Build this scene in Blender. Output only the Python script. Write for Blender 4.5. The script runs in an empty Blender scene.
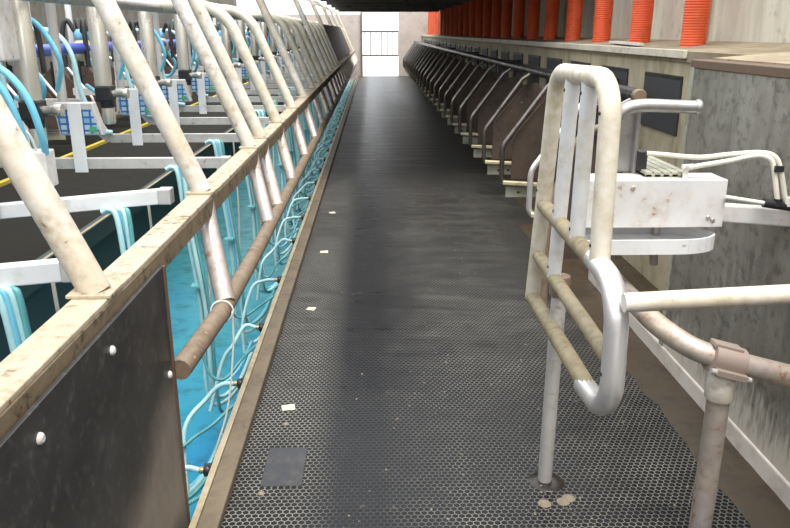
import bpy, math, random
from mathutils import Vector, Matrix, noise as mnoise
random.seed(7)
S = bpy.context.scene
COL = S.collection
V = Vector
PI = math.pi

# ------------------------------------------------------------------ mesh builder
class MB:
    def __init__(self):
        self.v = []; self.f = []; self.s = []
    def add(self, verts, faces, smooth=False):
        o = len(self.v)
        self.v += [tuple(p) for p in verts]
        for f in faces:
            self.f.append(tuple(i + o for i in f)); self.s.append(smooth)
        return self
    def box(self, x0, x1, y0, y1, z0, z1):
        vs = [(x0,y0,z0),(x1,y0,z0),(x1,y1,z0),(x0,y1,z0),(x0,y0,z1),(x1,y0,z1),(x1,y1,z1),(x0,y1,z1)]
        return self.add(vs, [(0,3,2,1),(4,5,6,7),(0,1,5,4),(1,2,6,5),(2,3,7,6),(3,0,4,7)])
    def bar(self, a, b, w, h, up=(0,0,1)):
        a = V(a); b = V(b); d = (b-a).normalized(); up = V(up)
        s = d.cross(up)
        if s.length < 1e-4: s = d.cross(V((1,0,0)))
        s.normalize(); u = s.cross(d)
        vs = []
        for p in (a, b):
            for i, j in ((-1,-1),(1,-1),(1,1),(-1,1)):
                vs.append(p + s*w/2*i + u*h/2*j)
        return self.add(vs, [(0,3,2,1)[::-1] if False else (3,2,1,0),(4,5,6,7),(0,1,5,4),(1,2,6,5),(2,3,7,6),(3,0,4,7)])
    def tube(self, pts, r, n=12, cap=True, radii=None, smooth=True):
        pts = [V(p) for p in pts]
        m = len(pts); rings = []
        t0 = (pts[1]-pts[0]).normalized()
        ref = V((0,0,1)) if abs(t0.z) < .9 else V((1,0,0))
        nrm = t0.cross(ref).normalized()
        prev = t0
        for i, p in enumerate(pts):
            if i == 0: t = t0
            elif i == m-1: t = (pts[i]-pts[i-1]).normalized()
            else: t = ((pts[i+1]-p).normalized() + (p-pts[i-1]).normalized()).normalized()
            q = prev.rotation_difference(t)
            nrm = q @ nrm; prev = t
            nrm = (nrm - t*nrm.dot(t)).normalized()
            bn = t.cross(nrm)
            rr = radii[i] if radii else r
            rings.append([p + (nrm*math.cos(2*PI*k/n) + bn*math.sin(2*PI*k/n))*rr for k in range(n)])
        vs = [q for rg in rings for q in rg]
        fs = []
        for i in range(m-1):
            for k in range(n):
                a = i*n+k; b = i*n+(k+1) % n
                fs.append((a, b, b+n, a+n))
        self.add(vs, fs, smooth)
        if cap:
            self.add(rings[0], [tuple(range(n))[::-1]])
            self.add(rings[-1], [tuple(range(n))])
        return self
    def lathe(self, base, prof, n=20, axis='z', smooth=True):
        base = V(base); vs = []; fs = []
        for r, h in prof:
            for k in range(n):
                c, s = math.cos(2*PI*k/n)*r, math.sin(2*PI*k/n)*r
                if axis == 'z': vs.append(base + V((c, s, h)))
                elif axis == 'x': vs.append(base + V((h, c, s)))
                else: vs.append(base + V((s, h, c)))
        m = len(prof)
        for i in range(m-1):
            for k in range(n):
                a = i*n+k; b = i*n+(k+1) % n
                fs.append((a, b, b+n, a+n))
        self.add(vs, fs, smooth)
        self.add(vs[:n], [tuple(range(n))[::-1]]); self.add(vs[-n:], [tuple(range(n))])
        return self
    def prism(self, poly, d):           # poly: list of 3d points, extruded by vector d
        poly = [V(p) for p in poly]; d = V(d); n = len(poly)
        vs = poly + [p+d for p in poly]
        fs = [tuple(range(n))[::-1], tuple(range(n, 2*n))]
        for k in range(n):
            fs.append((k, (k+1) % n, (k+1) % n + n, k+n))
        return self.add(vs, fs)
    def build(self, name, mat, parent=None, bevel=0, origin=None):
        if parent is not None: off = V(parent['_w']) if False else WORLD[parent.name]
        elif origin is not None: off = V(origin)
        else: off = V((0,0,0))
        me = bpy.data.meshes.new(name)
        me.from_pydata([tuple(V(p)-off) for p in self.v], [], self.f)
        me.polygons.foreach_set('use_smooth', self.s)
        me.update()
        import bmesh
        bm = bmesh.new(); bm.from_mesh(me); bmesh.ops.recalc_face_normals(bm, faces=bm.faces); bm.to_mesh(me); bm.free()
        me.materials.append(mat)
        o = bpy.data.objects.new(name, me); COL.objects.link(o)
        if parent is not None: o.parent = parent
        else: o.location = off
        WORLD[o.name] = off
        if bevel:
            b = o.modifiers.new('bevel', 'BEVEL'); b.width = bevel; b.segments = 2; b.limit_method = 'ANGLE'; b.angle_limit = math.radians(50)
        return o
WORLD = {}

def fillet(pts, r, n=7):
    pts = [V(p) for p in pts]; out = [pts[0]]
    for i in range(1, len(pts)-1):
        p = pts[i]; a = (pts[i-1]-p); b = (pts[i+1]-p)
        rr = r[i-1] if isinstance(r, (list, tuple)) else r
        ang = a.angle(b)
        d = min(rr/math.tan(ang/2), a.length*.49, b.length*.49) if ang < PI-.02 else 0
        if d < 1e-4: out.append(p); continue
        rr = d*math.tan(ang/2)
        A = p + a.normalized()*d; B = p + b.normalized()*d
        c = p + (a.normalized()+b.normalized()).normalized()*(rr/math.sin(ang/2))
        va = A-c; vb = B-c; th = va.angle(vb)
        for k in range(n+1):
            t = k/n
            out.append(c + (va*math.sin((1-t)*th) + vb*math.sin(t*th))/math.sin(th))
    out.append(pts[-1])
    return out
def smooth_curve(ctrl, n=8):
    P = [V(p) for p in ctrl]; P = [P[0]*2-P[1]] + P + [P[-1]*2-P[-2]]
    out = []
    for i in range(1, len(P)-2):
        for k in range(n):
            t = k/n
            a, b, c, d = P[i-1], P[i], P[i+1], P[i+2]
            out.append(.5*((2*b)+(c-a)*t+(2*a-5*b+4*c-d)*t*t+(3*b-a-3*c+d)*t**3))
    out.append(P[-2]); return out

def tag(o, label, cat, group=None, kind=None):
    o['label'] = label; o['category'] = cat
    if group: o['group'] = group
    if kind: o['kind'] = kind
    return o
def thing(name, loc, label, cat, group=None):
    o = bpy.data.objects.new(name, None); COL.objects.link(o)
    o.location = loc; o.empty_display_size = .05
    WORLD[o.name] = V(loc)
    return tag(o, label, cat, group)
def struct(o): o['kind'] = 'structure'; return o
def copy_tree(o, loc=None, label=None, parent=None):
    c = o.copy(); COL.objects.link(c)
    if parent is not None: c.parent = parent
    if loc is not None: c.location = loc
    if label: c['label'] = label
    for ch in list(o.children): copy_tree(ch, parent=c)
    return c
ONES = ['', 'first','second','third','fourth','fifth','sixth','seventh','eighth','ninth','tenth','eleventh','twelfth','thirteenth','fourteenth','fifteenth','sixteenth','seventeenth','eighteenth','nineteenth']
def ordinal(n):
    if n < 20: return ONES[n]
    t = {2:('twenty','twentieth'),3:('thirty','thirtieth'),4:('forty','fortieth')}[n//10]
    return t[1] if n % 10 == 0 else t[0]+'-'+ONES[n % 10]

# ------------------------------------------------------------------ materials
class NT:
    def __init__(self, name):
        self.m = bpy.data.materials.new(name); self.m.use_nodes = True
        self.n = self.m.node_tree.nodes; self.l = self.m.node_tree.links
        self.b = self.n['Principled BSDF']
    def node(self, t, **k):
        x = self.n.new(t)
        for a, v in k.items():
            if a in ('inp',): continue
            setattr(x, a, v)
        return x
    def link(self, a, b): self.l.new(a, b)
    def put(self, sock, v):
        if hasattr(v, 'is_linked') or isinstance(v, bpy.types.NodeSocket): self.l.new(v, sock)
        else: sock.default_value = v
    def math(self, op, a, b=0.0, c=None, clamp=False):
        x = self.n.new('ShaderNodeMath'); x.operation = op; x.use_clamp = clamp
        self.put(x.inputs[0], a); self.put(x.inputs[1], b)
        if c is not None: self.put(x.inputs[2], c)
        return x.outputs[0]
    def vmath(self, op, a, b=(0,0,0)):
        x = self.n.new('ShaderNodeVectorMath'); x.operation = op
        self.put(x.inputs[0], a); self.put(x.inputs[1], b)
        return x.outputs['Value'] if op in ('LENGTH','DOT_PRODUCT') else x.outputs['Vector']
    def coord(self, world=False, scale=(1,1,1), rand=True):
        if world: src = self.n.new('ShaderNodeNewGeometry').outputs['Position']
        else:
            src = self.n.new('ShaderNodeTexCoord').outputs['Object']
            if rand:
                oi = self.n.new('ShaderNodeObjectInfo')
                src = self.vmath('ADD', src, self.vmath('SCALE', (0,0,0)) if False else self._rv(oi))
        return self.vmath('MULTIPLY', src, scale)
    def _rv(self, oi):
        cb = self.n.new('ShaderNodeCombineXYZ')
        r = self.math('MULTIPLY', oi.outputs['Random'], 17.0)
        for i in range(3): self.l.new(r, cb.inputs[i])
        return cb.outputs[0]
    def noise(self, co, scale, detail=3, rough=.55):
        x = self.n.new('ShaderNodeTexNoise'); self.l.new(co, x.inputs['Vector'])
        x.inputs['Scale'].default_value = scale; x.inputs['Detail'].default_value = detail; x.inputs['Roughness'].default_value = rough
        return x.outputs['Fac']
    def ramp(self, fac, lo, hi, a=0., b=1.):
        x = self.n.new('ShaderNodeMapRange'); x.clamp = True
        self.l.new(fac, x.inputs['Value'])
        x.inputs['From Min'].default_value = lo; x.inputs['From Max'].default_value = hi
        x.inputs['To Min'].default_value = a; x.inputs['To Max'].default_value = b
        return x.outputs['Result']
    def mix(self, fac, a, b):
        x = self.n.new('ShaderNodeMix'); x.data_type = 'RGBA'
        self.put(x.inputs[0], fac)
        for s, v in ((x.inputs[6], a), (x.inputs[7], b)):
            if isinstance(v, bpy.types.NodeSocket): self.l.new(v, s)
            else: s.default_value = (v[0], v[1], v[2], 1)
        return x.outputs[2]
    def out(self, color=None, rough=None, metal=None, bump=None, bstr=.3, bdist=.01):
        if color is not None:
            if isinstance(color, bpy.types.NodeSocket): self.l.new(color, self.b.inputs['Base Color'])
            else: self.b.inputs['Base Color'].default_value = (*color, 1)
        if rough is not None: self.put(self.b.inputs['Roughness'], rough)
        if metal is not None: self.put(self.b.inputs['Metallic'], metal)
        if bump is not None:
            x = self.n.new('ShaderNodeBump'); x.inputs['Strength'].default_value = bstr; x.inputs['Distance'].default_value = bdist
            self.l.new(bump, x.inputs['Height']); self.l.new(x.outputs[0], self.b.inputs['Normal'])
        return self.m

def worn(name, base, dirt, amount=.5, scale=9, rough=.4, metal=0., rust=None, rust_lo=.66, base2=None, bump=.15, stretch=(1,1,1), world=False, spec=None):
    t = NT(name); co = t.coord(world=world, scale=stretch)
    n1 = t.noise(co, scale, 5, .65); n2 = t.noise(co, scale*3.7, 4, .6); n3 = t.noise(co, scale*.45, 3)
    c = t.mix(t.ramp(n3, .35, .65), base, base2 or [x*.86 for x in base])
    f = t.ramp(n1, .62-amount*.35, .75)
    f = t.math('MULTIPLY', f, t.ramp(n2, .35, .6), clamp=True)
    c = t.mix(f, c, dirt)
    r = rough; 
    if rust:
        rf = t.ramp(n2, rust_lo, rust_lo+.04)
        rf = t.math('MULTIPLY', rf, t.ramp(n1, .45, .55), clamp=True)
        c = t.mix(rf, c, rust)
        metal = t.math('MULTIPLY', t.math('SUBTRACT', 1.0, rf), metal) if metal else 0.
    rr = t.math('ADD', t.math('MULTIPLY', f, .3), rough, clamp=True)
    if spec is not None: t.b.inputs['Specular IOR Level'].default_value = spec
    return t.out(c, rr, metal, n2, bump, .004)
def plain(name, col, rough=.5, metal=0., var=.15, scale=20):
    t = NT(name); co = t.coord()
    n = t.noise(co, scale, 3)
    c = t.mix(n, [x*(1-var) for x in col], [min(1, x*(1+var)) for x in col])
    return t.out(c, rough, metal)

M = {}
M['cream'] = worn('cream_paint', (.60,.525,.41), (.33,.25,.16), .75, 8, .38, rust=(.16,.09,.055), rust_lo=.65, base2=(.70,.68,.66))
M['white_tube'] = worn('white_paint', (.70,.71,.72), (.46,.40,.29), .65, 6, .35, rust=(.14,.10,.08), rust_lo=.68)
M['whitish_gate'] = worn('white_gate_paint', (.70,.65,.56), (.42,.33,.18), .85, 6, .32, rust=(.10,.06,.04), rust_lo=.70)
M['muddy_rail'] = worn('muddy_tube', (.30,.25,.155), (.14,.11,.06), .9, 9, .5, rust=(.12,.08,.04), rust_lo=.66)
M['channel'] = worn('cream_channel', (.47,.40,.295), (.22,.16,.10), .75, 9, .5, rust=(.11,.065,.035), rust_lo=.60)
M['channel_face'] = worn('muddy_channel_face', (.20,.15,.09), (.08,.055,.032), .8, 8, .55, rust=(.06,.04,.025), rust_lo=.56)
M['rusty_tube'] = worn('rusty_tube', (.23,.17,.115), (.11,.07,.045), .8, 9, .5, rust=(.5,.42,.3), rust_lo=.68)
M['galv'] = worn('galvanised', (.42,.415,.41), (.27,.225,.18), .6, 9, .35, .75, rust=(.30,.19,.12), rust_lo=.63)
M['pinkgalv'] = worn('stained_galvanised', (.60,.52,.42), (.30,.21,.16), .8, 6, .36, .5, base2=(.42,.39,.42), rust=(.24,.13,.08), rust_lo=.62)
M['chrome'] = worn('polished_steel', (.84,.83,.83), (.52,.47,.41), .45, 5, .30, .7, bump=.02)
M['steel'] = worn('dull_stainless', (.84,.81,.73), (.60,.54,.43), .3, 4, .22, .65, stretch=(1,1,.3))
M['darksteel'] = worn('dark_steel', (.06,.058,.056), (.03,.027,.024), .5, 9, .35, .8)
M['bailtube'] = worn('bail_tube_steel', (.20,.185,.17), (.09,.08,.06), .5, 9, .28, .9)
M['bailyellow'] = worn('bail_foot_tube', (.85,.76,.5), (.36,.31,.2), .4, 9, .35, .5)
M['boxwhite'] = worn('white_steel_box', (.72,.71,.70), (.45,.37,.30), .7, 7, .4, rust=(.32,.19,.13), rust_lo=.64)
M['barwhite'] = worn('white_arm', (.74,.74,.75), (.5,.45,.38), .25, 7, .35, rust=(.3,.26,.22), rust_lo=.70)
M['armgrey'] = worn('grey_arm', (.58,.56,.54), (.36,.32,.27), .5, 10, .4, .3, rust=(.2,.16,.12), rust_lo=.64)
M['blackplastic'] = plain('black_plastic', (.022,.022,.024), .35)
M['blackrubber'] = worn('black_rubber', (.022,.022,.024), (.06,.055,.05), .4, 6, .55)
M['flap'] = worn('charcoal_flap', (.035,.036,.040), (.07,.07,.07), .3, 5, .6)
M['hose'] = worn('aqua_hose', (.46,.72,.74), (.28,.52,.53), .3, 6, .3)
M['hosedark'] = worn('teal_hose', (.12,.40,.42), (.07,.22,.23), .4, 6, .35)
M['hoseblue'] = plain('blue_hose', (.17,.52,.68), .3)
M['hoseclear'] = plain('clear_hose', (.70,.66,.56), .28)
M['purple'] = plain('violet_blue_pipe', (.06,.09,.42), .35)
M['orange'] = worn('orange_plastic', (.78,.11,.025), (.50,.09,.035), .45, 5, .45, base2=(.70,.085,.02))
M['brownplate'] = worn('brown_board', (.075,.05,.036), (.02,.016,.012), .6, 4, .6, rust=(.3,.24,.18), rust_lo=.68)
M['kickboard'] = worn('pale_kickboard', (.36,.36,.29), (.16,.15,.10), .6, 7, .45)
M['wire'] = plain('white_wire', (.75,.73,.68), .4)
M['yellow'] = plain('yellow_kerb_paint', (.50,.38,.05), .5)
M['clawbowl'] = plain('cream_claw_bowl', (.62,.52,.33), .3)
M['capblue'] = plain('light_blue_cap', (.16,.42,.62), .35)
M['clamp'] = worn('rust_stained_clamp', (.36,.285,.245), (.2,.14,.11), .6, 8, .5, .3)
M['paper'] = plain('pale_paper', (.58,.54,.38), .7)
M['brass'] = plain('brass', (.45,.35,.2), .35, .8)
M['rubberpatch'] = worn('smooth_rubber', (.030,.030,.036), (.075,.070,.062), .5, 14, .5)
M['darkhole'] = plain('wet_mud_hole', (.018,.013,.009), .3)
M['ceiling'] = worn('dark_ceiling_boards', (.075,.066,.056), (.035,.03,.026), .6, 1.5, .6, world=True)
M['beam'] = worn('dark_beam', (.17,.15,.125), (.04,.035,.03), .5, 3, .6)
M['farwall'] = worn('pinkish_plaster', (.55,.47,.43), (.36,.31,.28), .5, 2, .8, world=True)
M['yard'] = worn('yard_concrete', (.72,.70,.66), (.55,.52,.48), .4, .6, .85, world=True)
M['pitwall'] = worn('dark_pit_wall', (.035,.052,.050), (.07,.075,.065), .5, 2, .6, world=True)
M['oppfloor'] = worn('opposite_mat', (.008,.007,.005), (.020,.017,.011), .5, 2.5, .8, world=True, spec=.2)
M['oppwall'] = worn('opposite_wall', (.17,.15,.12), (.06,.05,.04), .8, 1.6, .8, world=True)
M['kerbbrown'] = worn('muddy_kerb', (.15,.115,.075), (.075,.055,.035), .6, 7, .6, world=True)
M['kerbedge'] = worn('worn_kerb_edge', (.40,.33,.22), (.22,.17,.10), .7, 6, .5, world=True)
M['mud'] = worn('wet_mud', (.058,.040,.024), (.028,.020,.013), .6, 5, .38, world=True, bump=.5)
M['crumb'] = worn('dried_mud', (.22,.185,.13), (.13,.10,.07), .5, 30, .8, world=True)
M['manger'] = worn('stained_manger_wall', (.46,.40,.27), (.17,.14,.085), .8, 2.6, .7, world=True, stretch=(1,1,.5))
M['beambrown'] = worn('brown_edge_beam', (.13,.08,.052), (.10,.065,.045), .6, 4, .55, world=True)
M['lip'] = worn('pale_ledge_lip', (.62,.57,.47), (.34,.29,.2), .5, 4, .6, world=True)

# pit floor paint
t = NT('teal_pit_paint'); co = t.coord(world=True)
n1 = t.noise(co, 1.1, 5, .6); n2 = t.noise(co, 7, 4)
c = t.mix(t.ramp(n1, .35, .65), (.007,.19,.36), (.013,.24,.33))
yy = t.n.new('ShaderNodeSeparateXYZ'); t.l.new(co, yy.inputs[0])
c = t.mix(t.ramp(yy.outputs[1], 4.2, 8.5, 0, .75), c, (.045,.19,.19))
c = t.mix(t.math('MULTIPLY', t.ramp(n2, .52, .72), .55), c, (.03,.07,.07))
t.b.inputs['Specular IOR Level'].default_value = .2
M['pit'] = t.out(c, t.ramp(n2, .3, .7, .4, .6), 0., n2, .1, .004)

# back wall: pale panels with mould and drip streaks
t = NT('pale_concrete_wall'); co = t.coord(world=True)
n1 = t.noise(co, 1.3, 5, .65); n2 = t.noise(t.vmath('MULTIPLY', co, (6,6,.8)), 1.4, 5, .6); n3 = t.noise(co, 12, 4)
c = t.mix(t.ramp(n1, .3, .7), (.66,.61,.49), (.55,.52,.45))
c = t.mix(t.math('MULTIPLY', t.ramp(n2, .5, .72), .6), c, (.30,.27,.18))
c = t.mix(t.math('MULTIPLY', t.ramp(n3, .6, .7), .35), c, (.2,.19,.13))
M['backwall'] = t.out(c, .8, 0., n3, .25, .006)
# ledge
t = NT('ledge_concrete'); co = t.coord(world=True)
n1 = t.noise(t.vmath('MULTIPLY', co, (3,1,1)), 1.6, 5, .65); n3 = t.noise(co, 16, 4)
c = t.mix(t.ramp(n1, .35, .65), (.33,.275,.19), (.19,.145,.09))
c = t.mix(t.math('MULTIPLY', t.ramp(n3, .56, .68), .6), c, (.09,.065,.04))
M['ledge'] = t.out(c, .75, 0., n3, .3, .006)
# grey sheet wall with vertical streaks and splash
t = NT('stained_sheet_wall'); co = t.coord(world=True)
n1 = t.noise(co, 2.2, 6, .7); n2 = t.noise(t.vmath('MULTIPLY', co, (8,8,.9)), 1.6, 5, .6); n3 = t.noise(t.vmath('MULTIPLY', co, (30,30,6)), 1.5, 4, .6); n4 = t.noise(co, 26, 4)
sx = t.n.new('ShaderNodeSeparateXYZ'); t.l.new(co, sx.inputs[0])
c = t.mix(t.ramp(n1, .32, .68), (.165,.155,.125), (.31,.295,.255))
c = t.mix(t.math('MULTIPLY', t.ramp(n2, .48, .7), .55), c, (.095,.09,.068))
c = t.mix(t.math('MULTIPLY', t.ramp(n4, .5, .64), .55), c, (.065,.06,.045))
hz = t.math('ADD', sx.outputs[2], t.math('MULTIPLY', t.math('SUBTRACT', n3, .5), .55))
c = t.mix(t.ramp(hz, .13, .30, .92, 0), c, (.60,.55,.47))
M['sheet'] = t.out(c, .5, .15, n4, .12, .004)
# base band
M['base'] = worn('white_base_render', (.64,.59,.53), (.34,.27,.2), .45, 5, .7, world=True)

# rubber mat: raised hexagonal studs with dried dirt in the grooves
t = NT('hexagonal_rubber_mat'); pos = t.coord(world=True)
P = .0235
u = t.vmath('MULTIPLY', pos, (1/P, 1/P, 0))
def cell(src):
    fr = t.vmath('SUBTRACT', t.vmath('MULTIPLY', t.vmath('FRACTION', t.vmath('MULTIPLY', src, (1, 1/1.7320508, 1))), (1, 1.7320508, 0)), (.5, .8660254, 0))
    return fr
A = cell(u); B = cell(t.vmath('ADD', u, (.5, .8660254, 0)))
la = t.vmath('LENGTH', A); lb = t.vmath('LENGTH', B)
sel = t.math('LESS_THAN', la, lb)
mx = t.n.new('ShaderNodeMix'); mx.data_type = 'VECTOR'
t.l.new(sel, mx.inputs[0]); t.l.new(B, mx.inputs[4]); t.l.new(A, mx.inputs[5])
ab = t.vmath('ABSOLUTE', mx.outputs[1])
sp = t.n.new('ShaderNodeSeparateXYZ'); t.l.new(ab, sp.inputs[0])
hexd = t.math('MAXIMUM', sp.outputs[0], t.math('ADD', t.math('MULTIPLY', sp.outputs[0], .5), t.math('MULTIPLY', sp.outputs[1], .8660254)))
groove = t.ramp(hexd, .395, .465)
big = t.noise(pos, 1.3, 5, .6); med = t.noise(pos, 7, 5, .65); fine = t.noise(pos, 45, 4, .6)
streak = t.noise(t.vmath('MULTIPLY', pos, (.6, 7, 1)), 1.6, 4, .6)
sx = t.n.new('ShaderNodeSeparateXYZ'); t.l.new(pos, sx.inputs[0])
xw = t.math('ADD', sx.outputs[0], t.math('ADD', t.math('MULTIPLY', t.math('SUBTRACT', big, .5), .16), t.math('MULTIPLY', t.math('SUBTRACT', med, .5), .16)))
left = t.ramp(xw, -.29, -.15, 1, 0)                       # dirt along the kerb; stops where the painted shade stripe begins
right = t.ramp(xw, .0, .35)                               # and beside the stalls; dark lane between is a stripe of shade painted in
dust_shade = t.math('ADD', t.math('ADD', t.math('MULTIPLY', left, .85), t.math('MULTIPLY', right, .52)), .14)
dust_shade = t.math('MULTIPLY', dust_shade, t.ramp(med, .25, .7, .45, 1.15))
dust_shade = t.math('MULTIPLY', dust_shade, t.ramp(streak, .3, .7, .7, 1.15))
c = t.mix(t.math('MULTIPLY', dust_shade, t.ramp(fine, .35, .75, .1, 1)), (.0028,.0031,.0055), (.016,.0122,.008))
c = t.mix(t.math('MULTIPLY', groove, t.ramp(t.math('MULTIPLY', dust_shade, t.ramp(big, .3, .7, .6, 1.2)), 0, .8, .06, .95)), c, (.245,.238,.215))
c = t.mix(t.math('MULTIPLY', t.ramp(med, .66, .74), .4), c, (.15,.125,.09))
hgt = t.math('SUBTRACT', 1.0, groove)
t.b.inputs['Specular IOR Level'].default_value = .22
M['mat'] = t.out(c, t.math('ADD', t.math('MULTIPLY', dust_shade, .22), t.ramp(streak, .3, .7, .23, .33)), 0., hgt, .5, .003)

# keypad label
t = NT('blue_keypad_label'); co = t.coord(rand=False)
sx = t.n.new('ShaderNodeSeparateXYZ'); t.l.new(co, sx.inputs[0])
cb = t.n.new('ShaderNodeCombineXYZ'); t.l.new(sx.outputs[0], cb.inputs[0]); t.l.new(sx.outputs[2], cb.inputs[1])
br = t.n.new('ShaderNodeTexBrick'); t.l.new(cb.outputs[0], br.inputs['Vector'])
br.offset = 0; br.inputs['Scale'].default_value = 1; br.inputs['Brick Width'].default_value = .042; br.inputs['Row Height'].default_value = .036; br.inputs['Mortar Size'].default_value = .006
br.inputs['Color1'].default_value = (.50,.58,.66,1); br.inputs['Color2'].default_value = (.15,.33,.52,1); br.inputs['Mortar'].default_value = (.03,.13,.33,1)
M['label'] = t.out(br.outputs['Color'], .35)
M['greenkey'] = plain('green_key', (.06,.32,.16), .4)
M['lowpanel'] = None
# splash board: black, scuffed brown towards one corner
t = NT('scuffed_black_board'); co = t.coord(rand=False)
n1 = t.noise(co, 3.5, 5, .65); n2 = t.noise(t.vmath('MULTIPLY', co, (8,8,3)), 4, 5, .65); n3 = t.noise(co, 40, 3)
sx = t.n.new('ShaderNodeSeparateXYZ'); t.l.new(t.coord(world=True), sx.inputs[0])
c = t.mix(t.ramp(n1, .35, .7), (.018,.017,.016), (.050,.047,.046))
c = t.mix(t.math('MULTIPLY', t.ramp(n3, .55, .7), .35), c, (.12,.115,.11))
d = t.math('ADD', t.math('SUBTRACT', .42, sx.outputs[2]), t.math('MULTIPLY', t.math('SUBTRACT', sx.outputs[1], 1.85), .45))
d = t.math('ADD', d, t.math('MULTIPLY', t.math('SUBTRACT', n1, .5), .25))
c = t.mix(t.math('MULTIPLY', t.ramp(d, -.06, .10), t.ramp(n2, .2, .7, .5, 1)), c, (.22,.18,.15))
M['board'] = t.out(c, t.ramp(n1, .3, .7, .32, .5), 0., n2, .1, .003)

# ------------------------------------------------------------------ setting
Y0, Y1 = -1.5, 29.0
struct(MB().box(-.60, 1.86, Y0, Y1, -.9, -.014).build('floor', M['mud']))
# mat with its own slightly wavering right edge
mb = MB(); N = 60; top = []; 
ys = [Y0 + (Y1-Y0)*(i/N)**1.6 for i in range(N+1)]
vs = []
for y in ys:
    xr = 1.30 + .05*mnoise.noise(V((0, y*1.1, 3))) if y < 4.6 else 1.42
    vs += [(-.528, y, 0), (xr, y, 0), (-.528, y, -.014), (xr, y, -.014)]
fs = []
for i in range(N):
    a = i*4; b = a+4
    fs += [(a, a+1, b+1, b), (a+2, b+2, b+3, a+3), (a, b, b+2, a+2), (a+1, a+3, b+3, b+1)]
fs += [(0, 2, 3, 1), (N*4, N*4+1, N*4+3, N*4+2)]
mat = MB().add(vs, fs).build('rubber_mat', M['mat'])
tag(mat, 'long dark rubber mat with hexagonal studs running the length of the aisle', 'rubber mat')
# mud along the right-hand wall foot
mb = MB(); vs = []; fs = []
NY = 90
for i in range(NY+1):
    y = Y0 + (6.2-Y0)*i/NY
    e = 1.255 + .045*mnoise.noise(V((5, y*1.7, 0))) + .02*mnoise.noise(V((9, y*7, 0)))
    for k in range(4):
        x = e + (1.441-e)*k/3
        vs.append((x, y, [.001, .010, .016, .014][k] + .004*mnoise.noise(V((x*9, y*9, 2)))))
for i in range(NY):
    for k in range(3):
        a = i*4+k; fs.append((a, a+1, a+5, a+4))
o = MB().add(vs, fs, True).build('wet_mud', M['mud']); tag(o, 'wet brown mud lying along the foot of the right wall', 'mud', kind='stuff')
# crumbs of dirt on the mat
mb = MB(); rnd = random.Random(3)
for i in range(420):
    y = 2.0 + 11*rnd.random()**1.6; x = rnd.choice([rnd.uniform(-.5, 1.25), rnd.uniform(.2, 1.2)])
    r = rnd.uniform(.002, .006)
    mb.lathe((x, y, -.0005), [(r, 0), (r*.8, r*.5), (r*.3, r*.8)], n=5)
o = mb.build('dirt_crumbs', M['crumb']); tag(o, 'scattered small crumbs of dried dirt over the black mat', 'dirt', kind='stuff')

# kerb
k = struct(MB().box(-.602, -.530, Y0, Y1, -.10, .030).build('trim_1', M['kerbbrown'], bevel=.006))
struct(MB().box(-.625, -.602, Y0, Y1, -.10, .033).build('kerb_edge', M['kerbedge'], k))
# pit
struct(MB().box(-2.50, -.60, Y0, Y1, -1.0, -.9).build('pit_floor', M['pit']))
struct(MB().box(-2.62, -2.50, Y0, Y1, -1.0, -.13).build('pit_wall', M['pitwall']))
struct(MB().box(-5.0, -2.50, Y0, Y1, -.13, -.005).build('opposite_platform', M['oppfloor']))
struct(MB().box(-2.50, -2.42, Y0, Y1, -.16, .0).build('trim_2', M['pitwall']))
struct(MB().box(-2.44, -2.415, Y0, Y1, .0, .012).build('trim_3', M['kerbedge']))
struct(MB().box(-4.12, -4.05, Y0, Y1, -.005, .035).build('trim_4', M['yellow']))
struct(MB().box(-5.12, -5.0, Y0-1.5, Y1, -.13, 3.0).build('wall_left', M['oppwall']))
# right wall, near sheet part
w = struct(MB().box(1.442, 1.86, Y0, 3.42, .095, 1.445).build('wall_right', M['sheet']))
struct(MB().box(1.436, 1.446, 3.385, 3.425, .095, 1.45).build('wall_corner_strip', M['kickboard'], w))
struct(MB().box(1.434, 1.60, Y0, 4.7, -.014, .095).build('baseboard_right', M['base'], bevel=.008))
struct(MB().box(1.436, 1.53, Y0, 3.43, 1.445, 1.482).build('trim_5', M['beambrown'], bevel=.004))
struct(MB().box(1.86, 2.02, 3.42, Y1, -.014, 1.43).build('wall_manger', M['manger']))
# ledge on top and the wall behind
struct(MB().prism([(1.53,Y0,1.445),(2.30,Y0,1.445),(2.30,Y0,1.548),(1.53,Y0,1.488)], (0,3.43-Y0,0)).build('ledge_near', M['ledge']))
struct(MB().prism([(1.84,3.43,1.43),(2.30,3.43,1.43),(2.30,3.43,1.542),(1.84,3.43,1.492)], (0,Y1-3.43,0)).build('ledge_far', M['ledge']))
l = struct(MB().box(1.815, 1.84, 4.45, Y1, 1.450, 1.499).build('trim_6', M['lip'], bevel=.004))
bk = struct(MB().box(2.30, 2.45, Y0, Y1, 1.40, 3.0).build('wall_back', M['backwall']))
for y in (5.25, 6.6, 9.0, 11.4, 13.8, 16.2, 18.6, 21, 23.4, 25.8):
    struct(MB().box(2.255, 2.30, y, y+.16, 1.49, 3.0).build('pilaster', M['manger'], bk))
# ceiling over the far aisle
ce = struct(MB().box(-1.05, 2.45, 7.4, 23.4, 2.36, 2.42).build('ceiling', M['ceiling']))
y = 7.5
while y < 23.2:
    struct(MB().box(-1.02, 1.96, y, y+.14, 2.17, 2.36).build('ceiling_beam', M['beam'], ce)); y += 1.95
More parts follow.
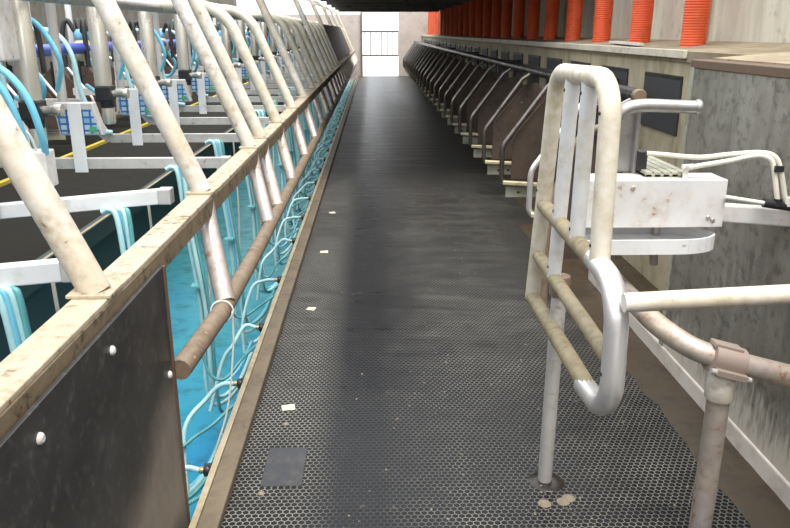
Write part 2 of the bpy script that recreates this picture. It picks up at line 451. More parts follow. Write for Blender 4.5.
# far wall with the open doorway
fw = MB()
fw.box(-5.1, -.42, Y1, Y1+.2, -1.0, 2.22); fw.box(.955, 2.45, Y1, Y1+.2, -.9, 3.0); fw.box(-.42, .955, Y1, Y1+.2, 2.30, 3.0)
struct(fw.build('wall_far', M['farwall']))
struct(MB().box(-.47, -.395, Y1-.10, Y1, 0, 2.30).build('door_1', M['beam']))
struct(MB().box(-30, 30, Y1+.2, 90, -.1, -.015).build('yard', M['yard']))
struct(MB().box(-30, 30, -40, Y0, -1.1, -1.0).build('apron', M['yard']))

struct(MB().box(-5.12, 2.45, Y0-1.6, Y0-1.5, -1.0, 2.6).build('near_light_block', M['farwall']))  # unseen wall behind the camera, added to cut low daylight and deepen contrast
# gate in the yard beyond the doorway
g = thing('yard_gate', (.3, 32.5, -.015), 'thin barred metal gate out in the bright yard beyond the far doorway', 'gate')
fr = MB()
for z in (.65, 1.62): fr.tube([(-1.3, 32.5, z), (2.0, 32.5, z)], .035, 8)
for x in (-1.3, 2.0): fr.tube([(x, 32.5, -.015), (x, 32.5, 1.66)], .03, 8)
fr.build('gate_frame', M['darksteel'], g)
for i in range(13):
    x = -1.05 + i*.235
    MB().tube([(x, 32.5, .65), (x, 32.5, 1.62)], .022, 6).build('gate_bar', M['darksteel'], g)

# ------------------------------------------------------------------ left rump rail
RX = -.675
rr = thing('rump_rail', (RX, 2.0, 0), 'long cream and mud-stained rump rail on slanted pipes along the pit edge', 'rail')
MB().box(-.772, -.680, Y0, 28.8, .938, .953).build('rail_top_plate', M['channel'], rr, bevel=.003)
MB().box(-.694, -.678, Y0, 28.8, .868, .938).build('rail_face', M['channel_face'], rr, bevel=.003)
MB().tube([(-.640, 2.225, .545), (-.600, 2.75, .555), (-.590, 3.4, .56), (-.590, 28.7, .56)], .036, 12).build('lower_rail', M['rusty_tube'], rr)
sup = [(1.84,'s'),(3.10,'s'),(4.38,'s'),(4.80,'s'),(5.65,'c'),(6.75,'c'),(7.9,'s'),(9.1,'c'),(10.2,'c'),(11.2,'c'),(12.3,'s')]
y = 13.3
i = 0
while y < 28.6: sup.append((y, 's' if i % 4 == 3 else 'c')); y += .95; i += 1
for y, kind in sup:
    b = V((-.728, y, .955))
    d = V((-.425, 0, 1))
    if kind == 's': pts = [b, b + d*1.35, b + d*1.35 + V((-.45, 0, .12))]
    else: pts = [b, b + d*.83, b + d*.83 + V((-.5, 0, .0))]
    p = MB().tube(fillet(pts, .30, 9), .041, 14).build('support_pipe', M['cream'] if kind == 's' else (M['whitish_gate'] if y < 20 else M['channel']), rr)
    MB().box(-.785, -.672, y-.055, y+.055, .953, .963).build('base_plate', M['channel'], p, bevel=.002)
    if y > 2.5: MB().tube(smooth_curve([(-.722, y, .94), (-.700, y-.06, .84), (-.645, y-.20, .70), (-.600, y-.30, .57)], 4), .040, 12).build('strut', M['pinkgalv'], rr)
sb = MB().box(-.672, -.660, -1.2, 2.22, -.12, .905).build('splash_board', M['board'], rr, bevel=.002)
MB().bar((-.660, 2.217, -.12), (-.660, 2.217, .905), .014, .012).build('board_edge_trim', M['beambrown'], sb)
for (yy, zz) in ((2.17, .555), (1.72, .84), (1.30, .84)):
    MB().lathe((-.660, yy, zz), [(.013, 0), (.012, .005), (.007, .009)], 12, 'x').build('bolt', M['boxwhite'], sb)
# dark sheet tied behind the far supports
ds = [(-.70, 15.5, 1.03), (-.70, 23.5, 1.03), (-1.00, 23.5, 1.74), (-1.00, 15.5, 1.74)]
o = MB().prism(ds, (.012, 0, .006)).build('dark_sheet', M['blackrubber'], None, origin=(-.7, 15.5, 1.03))
tag(o, 'black rubber sheet hung across the slanted pipes far down the pit', 'sheet')
# overhead pipe carrying the support pipes
o = MB().tube([(-1.53, 1.0, 1.765), (-1.53, 28.9, 1.765)], .034, 12).build('overhead_pipe', M['galv'], None, origin=(-1.53, 1.0, 1.765))
tag(o, 'grey galvanised pipe running overhead along the middle of the pit', 'pipe')
o = MB().tube([(-1.75, 1.0, 1.86), (-1.75, 28.9, 1.86)], .045, 12).build('milk_line', M['steel'], None, origin=(-1.75, 1.0, 1.86))
tag(o, 'wide stainless milk line running above the row of milk meters', 'pipe')
o = MB().tube(fillet([(-2.02, 3.75, 1.25), (-2.02, 3.75, 1.46), (-2.05, 4.4, 1.49), (-2.05, 28.8, 1.49)], .12, 6), .037, 12).build('violet_pipe', M['purple'], None, origin=(-2.02, 3.75, 1.25))
tag(o, 'violet blue plastic pipe running behind the milk meters on the left', 'pipe')

# ------------------------------------------------------------------ milking units (repeat per stall)
def swing_arm(y, bent, xe=-.90, dz=0.):
    t = thing('swing_arm', (-1.62, y, .92), '', 'swing arm', 'swing arms over the pit')
    if bent:
        pts = fillet([(-2.42, y+.02, 1.14), (-1.97, y+.02, 1.14), (-1.83, y, .905), (xe, y, .905)], .07, 5)
        m = MB()
        for a, b in zip(pts, pts[1:]): m.bar(a, b, .05, .055)
        m.build('arm_bar', M['armgrey'], t)
    else:
        MB().bar((-2.42, y, .90-dz), (xe, y, .935), .05, .062).build('arm_bar', M['barwhite'], t, bevel=.004)
    MB().box(xe-.025, xe+.03, y-.032, y+.032, .902 if not bent else .872, .968 if not bent else .938).build('end_cap', M['armgrey'], t, bevel=.004)
    MB().box(-1.648, -1.578, y-.045, y-.033, .86, 1.235).build('upright_plate', M['barwhite'], t, bevel=.002)
    return t
def meter(y):
    cx, cy = -1.665, y-.42
    t = thing('milk_meter', (cx, cy, 1.05), '', 'milk meter', 'milk meters hanging over the pit')
    MB().lathe((cx, cy, 1.285), [(.050, 0), (.052, .02), (.052, .53), (.046, .55)], 18).build('cylinder', M['steel'], t)
    v = MB().box(cx-.045, cx+.055, cy-.05, cy+.05, 1.19, 1.285).lathe((cx+.01, cy, 1.15), [(.04, 0), (.045, .05)], 14)
    v = v.build('valve_block', M['blackplastic'], t, bevel=.01)
    MB().lathe((cx+.055, cy, 1.235), [(.022, 0), (.022, .05), (.03, .052), (.03, .09)], 14, 'x').build('coupling', M['steel'], v)
    MB().lathe((cx+.01, cy, 1.05), [(.034, 0), (.040, .015), (.040, .10)], 16).build('lower_cup', M['steel'], t)
    # keypad housing beside the cylinder
    kx = cx+.05
    kb = MB().prism([(kx-.10, cy+.40, 1.060), (kx+.135, cy+.40, 1.060), (kx+.09, cy+.40, 1.235), (kx-.12, cy+.40, 1.235)], (0, .07, 0)).build('keypad_housing', M['armgrey'], t, bevel=.006)
    MB().prism([(kx-.09, cy+.3965, 1.070), (kx+.12, cy+.3965, 1.070), (kx+.082, cy+.3965, 1.20), (kx-.108, cy+.3965, 1.20)], (0, .004, 0)).build('keypad', M['label'], kb)
    MB().box(kx+.065, kx+.105, cy+.3940, cy+.3965, 1.078, 1.108).build('green_key', M['greenkey'], kb)
    h = smooth_curve([(-2.30, cy+.40, 1.62), (-2.09, cy+.38, 1.60), (-1.985, cy+.37, 1.47), (-1.945, cy+.37, 1.2), (-1.86, cy+.38, .98), (-1.78, cy+.39, .945)], 7)
    MB().tube(h, .017, 8).build('hose', M['hose'], t)
    MB().tube([(cx-.10, cy+.62, 1.05), (cx-.10, cy+.62, 1.80)], .026, 10).build('support_post', M['armgrey'], t)
    MB().tube(smooth_curve([(cx-.14, cy+.3, 1.70), (cx-.05, cy+.34, 1.62), (cx+.02, cy+.36, 1.45), (cx-.03, cy+.4, 1.30)], 6), .014, 7).build('hose', M['hoseblue'], t)
    return t
def bundle(y, n=5, seed=0):
    r = random.Random(seed)
    t = thing('hose_bundle', (-1.06, y, .9), '', 'hoses', 'hose bundles under the swing arms')
    for k in range(n):
        dx = (k-(n-1)/2)*.022; dy = r.uniform(-.035, .035)
        zb = -.45 - r.uniform(0, .25)
        top_ = [(-1.12+dx, y-.030, .872), (-1.085+dx, y-.036, .885), (-1.06+dx*.8, y-.045+dy*.3, .84), (-1.045+dx*.7, y-.04+dy, .55), (-1.0+dx*.8, y-.03+dy, .05), (-1.0+dx, y-.02+dy*1.4, zb+.12),
                (-.96+dx*.6, y+.03+dy, zb), (-.86+dx*.4, y+.12+dy, zb+.06), (-.78, y+.2+dy, zb+.22)]
        MB().tube(smooth_curve(top_, 6), .010 if k % 2 else .0125, 8).build('hose', [M['hose'], M['hoseblue'], M['hose'], M['hosedark'], M['hose']][k % 5], t)
    MB().tube(smooth_curve([(-.99, y+.08, .90), (-.985, y+.09, .4), (-1.01, y+.1, -.3), (-.97, y+.12, -.5)], 6), .006, 6).build('cord', M['hoseclear'], t)
    MB().box(-1.065, -1.0, y-.075, y-.005, .185, .20).build('hose_clip', M['hosedark'], t)
    return t
def side(i, n):  return ordinal(i+1)
YS = [2.10 + 1.02*i for i in range(26)]
arm0 = None
for i, y in enumerate(YS):
    bent = i >= 2
    if i == 0: a0 = swing_arm(y, False, -.89, .10); a = a0
    elif i < 2: a = copy_tree(a0, (-1.62, y, .92))
    elif i == 2: a1 = swing_arm(y, True, -.83); a = a1
    else: a = copy_tree(a1, (-1.62, y, .92))
    a['label'] = ('straight white swing arm over the pit, %s from the near end' if not bent else 'grey bent-tube swing arm over the pit, %s from the near end') % ordinal(i+1)
ns = 0
m0 = None
for i, y in enumerate(YS[1:]):
    if i == 0: m0 = meter(y); a = m0
    else: a = copy_tree(m0, (-1.665, y-.42, 1.05))
    a['label'] = 'stainless milk meter with blue keypad and aqua hose, %s from the near end' % ordinal(i+1)
protos = []
for i, y in enumerate(YS):
    if i < 3: b = bundle(y, 4, 10+i); protos.append(b)
    else: b = copy_tree(protos[i % 3], (-1.06, y, .9)); b.rotation_euler.z = random.uniform(-.15, .15)
    b['label'] = 'bundle of aqua hoses hanging into the pit from the %s swing arm' % ordinal(i+1)
# kerb couplings with looping hoses
def coupler(y, q=0):
    r = random.Random(q); e = lambda a: r.uniform(-a, a)
    t = thing('hose_coupler', (-.64, y, -.06), '', 'hose coupler', 'hose couplers under the kerb')
    b = MB().lathe((-.628, y, -.045), [(.022, 0), (.030, -.006), (.030, -.022), (.022, -.026), (.026, -.032), (.026, -.048), (.016, -.052)], 14, 'x').build('coupler_body', M['blackplastic'], t)
    MB().box(-.66, -.626, y-.012, y+.012, -.14, -.02).build('bracket', M['darksteel'], b)
    MB().lathe((-.680, y, -.045), [(.013, 0), (.015, -.008), (.013, -.018)], 12, 'x').build('hose_clamp', M['brass'], b)
    MB().tube(smooth_curve([(-.695, y, -.045), (-.76, y-.01, -.04+e(.01)), (-.85+e(.03), y-.05+e(.03), -.09+e(.04)), (-.92+e(.05), y-.12+e(.06), -.24+e(.06)), (-.94+e(.06), y-.17+e(.08), -.5)], 7), .0115, 9).build('hose', M['hose'], t)
    MB().tube(smooth_curve([(-.655, y, -.135), (-.71, y-.02, -.16), (-.79, y-.06+e(.04), -.24+e(.04)), (-.87, y-.12+e(.05), -.29+e(.06)), (-.95, y-.16+e(.06), -.27+e(.06)), (-1.0, y-.2+e(.06), -.12+e(.1))], 7), .0085, 8).build('hose', M['hosedark'], t)
    return t
CY_ = [2.557, 3.308, 4.03, 4.9, 5.9]
while CY_[-1] < 27.6: CY_.append(CY_[-1]+.82)
c0 = None
for i, y in enumerate(CY_):
    if i < 4: c = coupler(y, i); CP = [] if i == 0 else CP; CP.append(c)
    else:
        c = copy_tree(CP[(i*7) % 4 if i % 3 else (i*5+1) % 4], (-.64, y, -.06)); c.rotation_euler.z = random.uniform(-.05, .05)
    c['label'] = 'black hose coupler with looping aqua hoses below the kerb, %s from the near end' % ordinal(i+1)
def claw(y):
    x = -2.08
    t = thing('milk_claw', (x, y, 1.5), '', 'milk claw', 'milk claws hung behind the meters')
    MB().lathe((x, y, 1.40), [(.03,0),(.062,.02),(.075,.06),(.07,.11),(.045,.14),(.04,.15)], 18).build('claw_bowl', M['clawbowl'], t)
    MB().lathe((x, y, 1.55), [(.046,0),(.05,.01),(.05,.05),(.03,.07)], 16).build('claw_cap', M['capblue'], t)
    for dx, dy in ((-.06,-.05),(.06,-.05),(-.06,.05),(.06,.05)):
        MB().tube(smooth_curve([(x+dx*.5,y+dy*.5,1.60),(x+dx*1.2,y+dy,1.68),(x+dx*1.6,y+dy*1.5,1.60),(x+dx*1.7,y+dy*1.6,1.36)], 5), .017, 8).build('liner', M['blackrubber'], t)
    MB().tube([(x-.14, y+.05, 1.0), (x-.14, y+.05, 1.80)], .022, 10).build('hanger_post', M['barwhite'], t)
    MB().bar((x-.14, y+.05, 1.46), (x+.02, y+.02, 1.46), .02, .02).build('hanger_arm', M['darksteel'], t)
    MB().tube(smooth_curve([(x+.05,y,1.42),(x+.12,y,1.30),(x+.05,y+.05,1.18),(x-.1,y+.1,1.22)], 6), .016, 8).build('hose', M['hoseblue'], t)
    return t
k0 = None
for i in range(15):
    y = 4.57 + 1.02*i
    if i == 0: k0 = claw(y); c = k0
    else: c = copy_tree(k0, (-2.08, y, 1.5)); c.rotation_euler.z = random.uniform(-.5, .5)
    c['label'] = 'milk claw with blue cap hung behind the meters, %s from the near end' % ordinal(i+1)
# thin cord tied round the lower rail
tc = thing('tie_cord', (-.59, 2.72, .56), 'thin pale cord tied round the lower rail and hanging beside the kerb', 'cord')
MB().tube([(-.60+.043*math.cos(a*PI/8), 2.72+.012*math.cos(a*PI/16), .558+.043*math.sin(a*PI/8)) for a in range(17)], .0030, 7).build('knot_loop', M['wire'], tc)
MB().tube(smooth_curve([(-.558, 2.72, .56), (-.565, 2.715, .40), (-.60, 2.70, .15), (-.655, 2.68, -.03), (-.665, 2.66, -.13)], 6), .004, 7).build('hanging_end', M['hoseclear'], tc)
# white cabinet at top left
cb = thing('control_cabinet', (-1.9, 3.5, 1.473), 'large white control cabinet hanging at the top left corner', 'cabinet')
MB().box(-2.3, -1.635, 3.45, 3.61, 1.473, 2.25).build('cabinet_body', M['boxwhite'], cb, bevel=.01)
MB().tube(smooth_curve([(-1.70, 3.2, 1.52), (-1.57, 3.12, 1.486), (-1.47, 3.10, 1.444), (-1.40, 3.10, 1.34), (-1.375, 3.12, 1.20), (-1.385, 3.16, 1.11)], 7), .015, 9).build('hose', M['hoseblue'], cb)
MB().tube(smooth_curve([(-1.72, 3.2, 1.51), (-1.57, 3.12, 1.46), (-1.485, 3.10, 1.36), (-1.455, 3.12, 1.22), (-1.46, 3.16, 1.11)], 7), .015, 9).build('hose', M['hoseblue'], cb)
pb = thing('pulsator_box', (-1.43, 3.20, 1.0), 'small white pulsator box with thin looping wires at the near swing arm', 'pulsator')
MB().box(-1.49, -1.38, 3.14, 3.24, .963, 1.12).build('box_body', M['boxwhite'], pb, bevel=.006)
MB().tube(smooth_curve([(-1.56, 3.15, 1.17), (-1.51, 3.14, 1.22), (-1.44, 3.14, 1.20), (-1.42, 3.16, 1.12)], 7), .006, 7).build('wire', M['wire'], pb)
MB().tube(smooth_curve([(-1.56, 3.15, 1.11), (-1.50, 3.14, 1.155), (-1.46, 3.14, 1.15), (-1.45, 3.16, 1.12)], 7), .006, 7).build('wire', M['wire'], pb)

# ------------------------------------------------------------------ bail gates on the right
TR = (1.56, 1.24)
o = thing('bail_top_rail', (1.56, 4.4, 1.24), 'black bail rail running along above the row of stall gates', 'rail')
MB().tube([(1.56, 4.42, 1.24), (1.56, 28.9, 1.24)], .042, 14).build('rail_tube', M['darksteel'], o)
MB().lathe((1.56, 4.38, 1.24), [(.036, 0), (.042, .01), (.042, .05), (.036, .055)], 14, 'y').build('rail_end_cap', M['rusty_tube'], o)
MB().lathe((1.56, 5.95, 1.24), [(.040, 0), (.045, .01), (.045, .09), (.04, .10)], 14, 'y').build('rail_sleeve', M['chrome'], o)
for y in (5.7, 9.6, 13.5, 17.4, 21.3, 25.2):
    MB().bar((1.60, y, 1.24), (1.86, y, 1.24), .05, .05).build('rail_bracket', M['darksteel'], o)
def bail(y):
    t = thing('bail_gate', (1.30, y, .2), '', 'bail gate', 'bail gates down the right side')
    pts = [(1.54, y, 1.21), (1.46, y, 1.16), (1.105, y, .665), (1.105, y, .345), (1.40, y-.03, .335)]
    MB().tube(fillet(pts, [.05, .16, .06], 8), .0215, 12).build('hoop_tube', M['bailtube'], t)
    MB().bar((1.115, y-.024, .352), (1.47, y-.05, .335), .038, .036).build('foot_tube', M['bailyellow'], t, bevel=.008)
    kb = MB().box(1.15, 1.46, y+.0, y+.022, .215, .315).build('kick_board', M['kickboard'], t, bevel=.004)
    for x in (1.26, 1.36):
        MB().lathe((x, y+.001, .26), [(.011, 0), (.011, -.004), (.006, -.007)], 10, 'y').build('bolt', M['darksteel'], kb)
    pl = [(1.20, .36), (1.20, .70), (1.225, .77), (1.50, 1.10), (1.62, 1.12), (1.78, .95), (1.78, .36)]
    MB().prism([(x, y+.06, z) for x, z in pl], (0, .016, 0)).build('divider_board', M['brownplate'], t, bevel=.004)
    MB().tube([(1.60, y+.09, .20), (1.60, y+.09, 1.20)], .018, 10).build('gate_post', M['darksteel'], t)
    return t
BY = [5.15, 6.34, 7.42, 8.50, 9.58]
while BY[-1] < 27.6: BY.append(BY[-1] + 1.03)
for i, y in enumerate(BY):
    if i == 0: b0 = bail(y); b = b0
    else:
        b = copy_tree(b0, (1.30, y, .2)); b.rotation_euler.z = random.uniform(-.03, .03)
    b['label'] = 'steel bail gate with brown board, %s beyond the white gate' % ordinal(i+1)
# nearest hoop is bright polished
for ch in b0.children:
    if ch.name.startswith('hoop_tube'):
        ch.data = ch.data.copy(); ch.data.materials[0] = M['chrome']
# opposite row seen across the pit
for i in range(14):
    y = 5.0 + 1.03*i
    b = copy_tree(b0, (-4.30, y, .2)); b.rotation_euler.z = PI
    b['group'] = 'bail gates across the pit'
    b['label'] = 'bail gate across the pit, %s from the near end' % ordinal(i+1)
# rubber flaps on the manger wall
def flap(y):
    t = thing('feed_flap', (1.852, y, .98), '', 'flap', 'feed flaps under the ledge')
    MB().box(1.846, 1.860, y-.31, y+.31, .99, 1.345).build('flap_sheet', M['flap'], t, bevel=.002)
    MB().box(1.842, 1.846, y-.30, y+.30, 1.325, 1.342).build('fixing_strip', M['darksteel'], t)
    return t
y = 4.83; i = 0
while y < 28.5:
    if i == 0: f0 = flap(y); f = f0
    else: f = copy_tree(f0, (1.852, y, .98))
    f['label'] = 'charcoal rubber feed flap on the manger wall under the ledge, %s from the near end' % ordinal(i+1)
    y += .99; i += 1
# orange drop tubes
def tube_feed(y):
    prof = []; z = 0
    while z < .835:
        prof += [(.076, z), (.080, z+.003), (.080, z+.011), (.076, z+.014)]; z += .0165
    x = 2.07
    return MB().lathe((x, y, 1.50), prof, 22).build('feed_drop_tube', M['orange'], None, origin=(x, y, 1.50))
y = 4.94; i = 0
while y < 28.6:
    if i == 0: f0 = tube_feed(y); f = f0
    else: f = copy_tree(f0, (2.07, y, 1.50)); f.rotation_euler = (random.uniform(-.012,.012), random.uniform(-.012,.012), random.uniform(0,6))
    tag(f, 'orange ribbed feed drop tube standing on the right ledge, %s from the near end' % ordinal(i+1), 'feed tube', 'orange feed tubes along the ledge')
    y += 1.01; i += 1
# the auger trough the tubes hang from (above the near tubes)
o = thing('feed_auger', (2.07, 4.2, 2.34), 'grey feed auger pipe carrying the orange drop tubes along the wall', 'auger')
MB().tube([(2.07, 4.3, 2.42), (2.07, 7.3, 2.42)], .075, 14).build('auger_pipe', M['galv'], o)
# loose white offcut on the ledge
o = MB().bar((1.90, 5.45, 1.516), (1.97, 6.30, 1.522), .06, .016).build('white_offcut', M['boxwhite'], None, origin=(1.95, 5.9, 1.49))
tag(o, 'loose white strip lying on the ledge between two orange tubes', 'strip')

# ------------------------------------------------------------------ white entry gate in the foreground
GX = .61
g = thing('entry_gate', (GX, 2.37, 0), 'white tubular entry gate with tall hoop and low polished loop on floor post', 'gate')
G = lambda y, z, x=GX: (x, y, z)
MB().tube(fillet([G(2.69,.615), G(2.60,1.02), G(2.51,1.475), G(1.925,1.485), G(1.905,1.0)], [.3,.11,.11], 9), .0285, 16).build('tall_hoop', M['whitish_gate'], g)
MB().tube([G(2.31,1.465), G(2.38,.80)], .0235, 14).build('upright_bar', M['white_tube'], g)
MB().tube([G(2.125,1.468), G(2.14,1.0)], .0235, 14).build('upright_bar', M['white_tube'], g)
MB().tube([G(2.605,1.005), G(1.93,.99)], .026, 14).build('top_rail', M['muddy_rail'], g)
MB().tube(fillet([G(1.95,1.0), G(1.735,.985), G(1.705,.635), G(1.95,.612)], [.16,.13], 9), .031, 16).build('polished_loop', M['chrome'], g)
MB().tube([G(1.86,.620), G(2.69,.622)], .027, 14).build('bottom_rail', M['muddy_rail'], g)
MB().tube([G(1.715,.785), G(2.645,.805)], .0235, 14).build('middle_rail', M['muddy_rail'], g)
MB().tube([(.628, 2.385, -.012), (.634, 2.385, .78)], .026, 14).build('floor_post', M['armgrey'], g)
MB().lathe((.634, 2.385, .735), [(.034, 0), (.036, .01), (.036, .06), (.034, .07)], 14).build('post_collar', M['rusty_tube'], g)
MB().tube([G(1.69,.965), (1.43, 1.67, 1.01)], .0245, 14).build('side_arm', M['cream'], g)
for (yy, zz, rr_) in ((1.919,1.40,.0285),(1.907,1.05,.0285),(2.314,1.43,.0235),(2.126,1.435,.0235),(2.355,1.04,.0235),(2.139,1.035,.0235),(2.592,1.06,.0285),(2.376,.84,.0235),(1.717,.76,.031)):
    MB().lathe((GX-rr_+.0015, yy, zz), [(.0055, 0), (.0055, -.003), (.003, -.004)], 8, 'x').build('rivet', M['darkhole'], g)
hs = thing('post_socket', (.63, 2.37, 0), 'muddy round socket in the mat around the gate post foot', 'socket')
MB().lathe((.632, 2.375, 0), [(.066, 0), (.064, .002), (.030, .002)], 24).build('socket_mud', M['darkhole'], hs)
r = random.Random(5)
for k, (dx, dy) in enumerate(((-.035,-.13),(.035,-.12),(.06,-.10))):
    o = MB().lathe((.63+dx, 2.37+dy, -.001), [(.026, 0), (.02, .005), (.008, .008)], 9).build('mud_clod', M['crumb'], None, origin=(.63+dx, 2.37+dy, 0))
    tag(o, ['left of two dried mud clods in front of the post socket','larger dried mud clod in front of the post socket, right of its neighbour','smallest dried mud clod right of the post socket'][k], 'mud clod', 'mud clods by the post')

# galvanised barrier with clamp and post
b = thing('pipe_barrier', (1.043, 2.0, 0), 'rusty galvanised pipe barrier clamped to a post by the right wall', 'barrier')
MB().tube(smooth_curve([(1.428,2.0,.567),(1.25,2.0,.608),(1.08,2.0,.655),(.96,2.02,.69),(.885,2.12,.725),(.865,2.3,.74),(.87,2.6,.74),(.88,2.95,.74)], 8), .034, 16).build('barrier_pipe', M['pinkgalv'], b)
p = MB().tube([(1.043,2.0,-.014),(1.043,2.0,.60)], .0335, 18).build('barrier_post', M['pinkgalv'], b)
MB().lathe((1.043,2.0,.535), [(.040,0),(.043,.006),(.043,.085),(.038,.09)], 18).build('post_sleeve', M['cream'], p)
c = MB(); d_ = (V((1.08,2.0,.655))-V((.99,2.0,.68))).normalized(); cc = V((1.045,2.0,.665))
c.tube([cc-d_*.05, cc+d_*.05], .046, 16)
c.bar(cc-d_*.05+V((0,-.048,-.03)), cc+d_*.05+V((0,-.048,-.03)), .022, .022)
c.bar(cc-d_*.045+V((0,0,.043)), cc+d_*.045+V((0,0,.043)), .045, .014)
cl = c.build('clamp', M['clamp'], b, bevel=.003)
MB().tube([cc-d_*.066+V((0,-.050,-.03)), cc+d_*.062+V((0,-.050,-.03))], .009, 10).build('clamp_bolt', M['chrome'], cl)

# ------------------------------------------------------------------ pneumatic box unit behind the gate
u = thing('gate_actuator', (.94, 2.45, .97), 'white steel actuator box with galvanised bracket behind the entry gate', 'actuator')
MB().box(.705, 1.178, 2.40, 2.412, .968, 1.131).box(.705, 1.178, 2.412, 2.53, 1.121, 1.131).box(.705, 1.178, 2.412, 2.53, .968, .978).build('box_cover', M['boxwhite'], u, bevel=.003)
for (x, z) in ((1.125,1.003),(1.142,.993),(.86,1.105)):
    MB().lathe((x, 2.4005, z), [(.0085,0),(.0085,-.003),(.005,-.006)], 12, 'y').build('bolt', M['pinkgalv'], u)
MB().bar((1.178, 2.47, 1.005), (1.442, 2.47, .985), .05, .062).build('wall_arm', M['boxwhite'], u, bevel=.006)
cy = MB()
for k in range(5): cy.box(.915+k*.030, .940+k*.030, 2.45, 2.85, 1.131, 1.150)
cy.box(.915, 1.06, 2.45, 2.85, 1.131, 1.143)
cyl = cy.build('air_cylinder', M['kickboard'], u, bevel=.003)
MB().box(.908, 1.066, 2.85, 2.89, 1.128, 1.160).build('cylinder_end', M['blackplastic'], cyl, bevel=.004)
pl = MB().prism([(.79,2.55,1.131),(.905,2.55,1.131),(.905,2.55,1.345),(.875,2.55,1.385),(.79,2.55,1.34)], (0,.012,0)).box(.895,.907,2.52,2.55,1.131,1.36).build('bracket_plate', M['galv'], u, bevel=.002)
MB().lathe((.815,2.548,1.18), [(.019,0),(.019,-.008),(.010,-.012)], 6, 'y').build('bracket_nut', M['chrome'], pl)
MB().tube(smooth_curve([(.80,2.49,1.31),(.84,2.49,1.352),(.90,2.49,1.366),(1.02,2.49,1.362),(1.085,2.49,1.36)], 6), .022, 14).build('bracket_tube', M['galv'], u)
MB().lathe((1.075,2.49,1.36), [(.024,0),(.026,.006),(.026,.014),(.024,.018)], 16, 'x').build('tube_flange', M['galv'], u)
# curved tray below the box
tr = []
for k in range(15):
    a = -PI/2 + PI*k/14
    tr.append((1.01+.13*math.cos(a)*1.2, 2.44+.10*math.sin(a)))
poly = [(.70, 2.34)] + tr + [(.70, 2.54)]
m = MB()
for (xa, ya), (xb, yb) in zip(poly, poly[1:]):
    m.bar((xa, ya, .917), (xb, yb, .917), .008, .050)
m.prism([(x, y_, .905) for x, y_ in poly], (0,0,.006))
m.build('curved_tray', M['barwhite'], u)
MB().tube([(1.0,2.52,.968),(1.0,2.52,.86),(1.005,2.52,.80)], .015, 10).build('drop_tube', M['pinkgalv'], u)
MB().bar((.74,2.60,.84),(1.16,2.60,.94), .02, .035).build('brace', M['rusty_tube'], u)
# air hoses and rod
h = thing('air_hose_set', (1.2, 2.55, 1.15), 'pair of cream air hoses looping from the actuator to the right wall', 'air hoses')
z0 = 1.14
MB().tube(smooth_curve([(.93,2.50,1.205),(.99,2.50,1.20),(1.10,2.47,1.195),(1.20,2.45,1.208),(1.285,2.42,1.218),(1.325,2.40,1.205),(1.345,2.39,1.16),(1.375,2.38,1.05)], 8), .0085, 10).build('air_hose', M['hoseclear'], h)
MB().tube(smooth_curve([(1.045,2.43,1.165),(1.08,2.43,1.172),(1.18,2.43,1.188),(1.27,2.42,1.207),(1.31,2.40,1.198),(1.325,2.39,1.15),(1.345,2.38,1.055)], 8), .0085, 10).build('air_hose', M['hoseclear'], h)
MB().lathe((1.043,2.43,1.131), [(.009,0),(.009,.03),(.012,.032),(.012,.045)], 12).tube([(1.030,2.43,1.168),(1.066,2.43,1.170)], .010, 10).build('elbow_fitting', M['wire'], h)
MB().box(1.318,1.346,2.375,2.405,1.160,1.180).build('hose_clip', M['blackplastic'], h)
MB().box(.905,.935,2.495,2.525,1.143,1.212).build('valve_fitting', M['blackplastic'], h, bevel=.004)
rd = thing('push_rod', (1.30, 2.38, 1.06), 'white push rod with black cylinder reaching from the actuator to the wall', 'push rod')
MB().tube([(1.17,2.39,1.075),(1.305,2.385,1.054)], .007, 10).build('rod', M['wire'], rd)
MB().tube([(1.30,2.385,1.055),(1.442,2.38,1.034)], .015, 12).build('cylinder', M['blackplastic'], rd)
MB().lathe((1.345,2.38,1.045), [(.014,0),(.014,.025)], 10).build('port', M['blackplastic'], rd)
MB().lathe((1.377,2.38,1.045), [(.013,0),(.013,.03)], 10).build('port', M['wire'], rd)
# brown curved divider of the first stall behind the gate
o = thing('stall_divider', (1.2, 4.2, 0), 'rusty brown curved divider panel just behind the entry gate', 'divider')
MB().tube(fillet([(1.02,4.2,.12),(1.02,4.2,.62),(1.16,4.2,1.05),(1.42,4.2,1.12)], [.25,.2], 8), .022, 12).build('divider_tube', M['rusty_tube'], o)
MB().prism([(1.06,4.22,.30),(1.06,4.22,.64),(1.19,4.22,1.02),(1.40,4.22,1.07),(1.40,4.22,.30)], (0,.014,0)).build('divider_panel', M['brownplate'], o)
MB().tube([(1.02,4.2,-.014),(1.02,4.2,.2)], .024, 12).build('divider_foot', M['rusty_tube'], o)

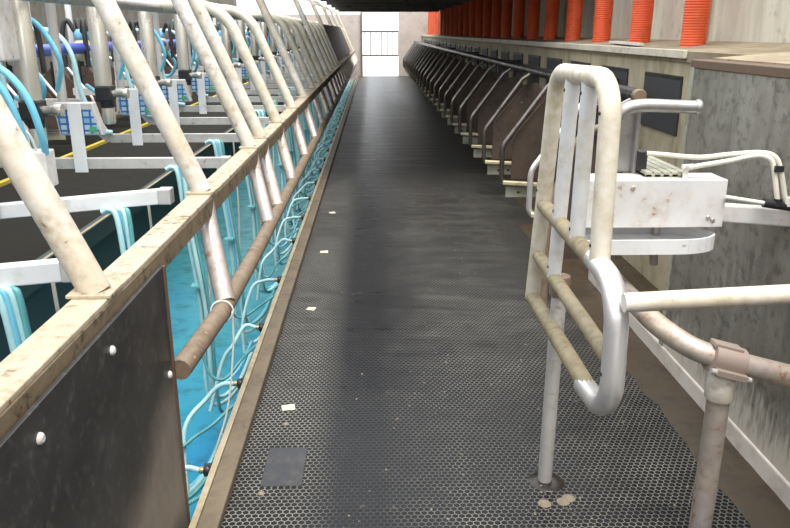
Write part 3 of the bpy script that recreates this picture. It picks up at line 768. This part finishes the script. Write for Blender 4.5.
# ------------------------------------------------------------------ small things on the mat
o = MB().box(-.430, -.278, 2.37, 2.635, -.001, .003).build('rubber_patch', M['rubberpatch'], None, bevel=.0015, origin=(-.354, 2.5, 0))
tag(o, 'smooth square rubber patch set in the studded mat near the kerb', 'patch')
sc = [(-.393, 2.97, .058, .050, .25), (-.389, 4.206, .05, .05, -.2), (-.388, 5.42, .06, .06, .1), (-.394, 6.70, .055, .06, .3)]
lb = ['nearest pale paper scrap on the mat, beyond the square rubber patch','second nearest pale paper scrap on the mat along the kerb','third nearest pale paper scrap on the mat along the kerb','farthest pale paper scrap on the mat along the kerb']
for (x, y, w, d, a), l_ in zip(sc, lb):
    m = MB(); c_, s_ = math.cos(a), math.sin(a)
    m.prism([(x+i*w/2*c_-j*d/2*s_, y+i*w/2*s_+j*d/2*c_, .0005+.003*(i*j > 0)) for i, j in ((-1,-1),(1,-1),(1.1,.9),(-.9,1))], (0,0,.0012))
    tag(m.build('paper_scrap', M['paper'], None, origin=(x, y, 0)), l_, 'paper scrap', 'paper scraps on the mat')
for k, (x, y, w) in enumerate(((-.385, 2.83, .012), (-.42, 2.33, .013))):
    o = MB().lathe((x, y, -.0005), [(w, 0), (w*.8, .004), (w*.3, .006)], 9).build('mud_clod', M['crumb'], None, origin=(x, y, 0))
    tag(o, ['small dried mud clod near the kerb beyond the rubber patch','small dried mud clod near the kerb at the bottom edge'][k], 'mud clod', 'mud clods near the kerb')

# ------------------------------------------------------------------ light and camera
w = bpy.data.worlds.new('overcast_sky'); S.world = w; w.use_nodes = True
bg = w.node_tree.nodes['Background']; bg.inputs['Color'].default_value = (.93,.97,1.0,1); bg.inputs['Strength'].default_value = 1.45
sd = bpy.data.lights.new('sun', 'SUN'); sd.energy = 2.6; sd.angle = math.radians(30); sd.color = (1,.95,.87)
so = bpy.data.objects.new('sun', sd); COL.objects.link(so)
so.rotation_euler = V((.12, -.38, 1)).to_track_quat('Z', 'Y').to_euler()

F = 740.; cam = bpy.data.cameras.new('camera'); co_ = bpy.data.objects.new('camera', cam); COL.objects.link(co_)
cam.sensor_width = 36; cam.lens = F/790*36; cam.clip_start = .02; cam.clip_end = 200
VP = (373., 32.)
dy = V(((VP[0]-395)/F, -(VP[1]-264)/F, -1)).normalized()
Zc = V((0, -dy[2], dy[1])).normalized(); Xc = dy.cross(Zc)
R = Matrix((Xc, dy, Zc))
co_.matrix_world = Matrix.Translation((0, 0, 1.6)) @ R.to_4x4()
S.camera = co_
S.view_settings.view_transform = 'Standard'; S.view_settings.look = 'None'; S.view_settings.gamma = 1; S.view_settings.use_curve_mapping = False
S.view_settings.exposure = .72
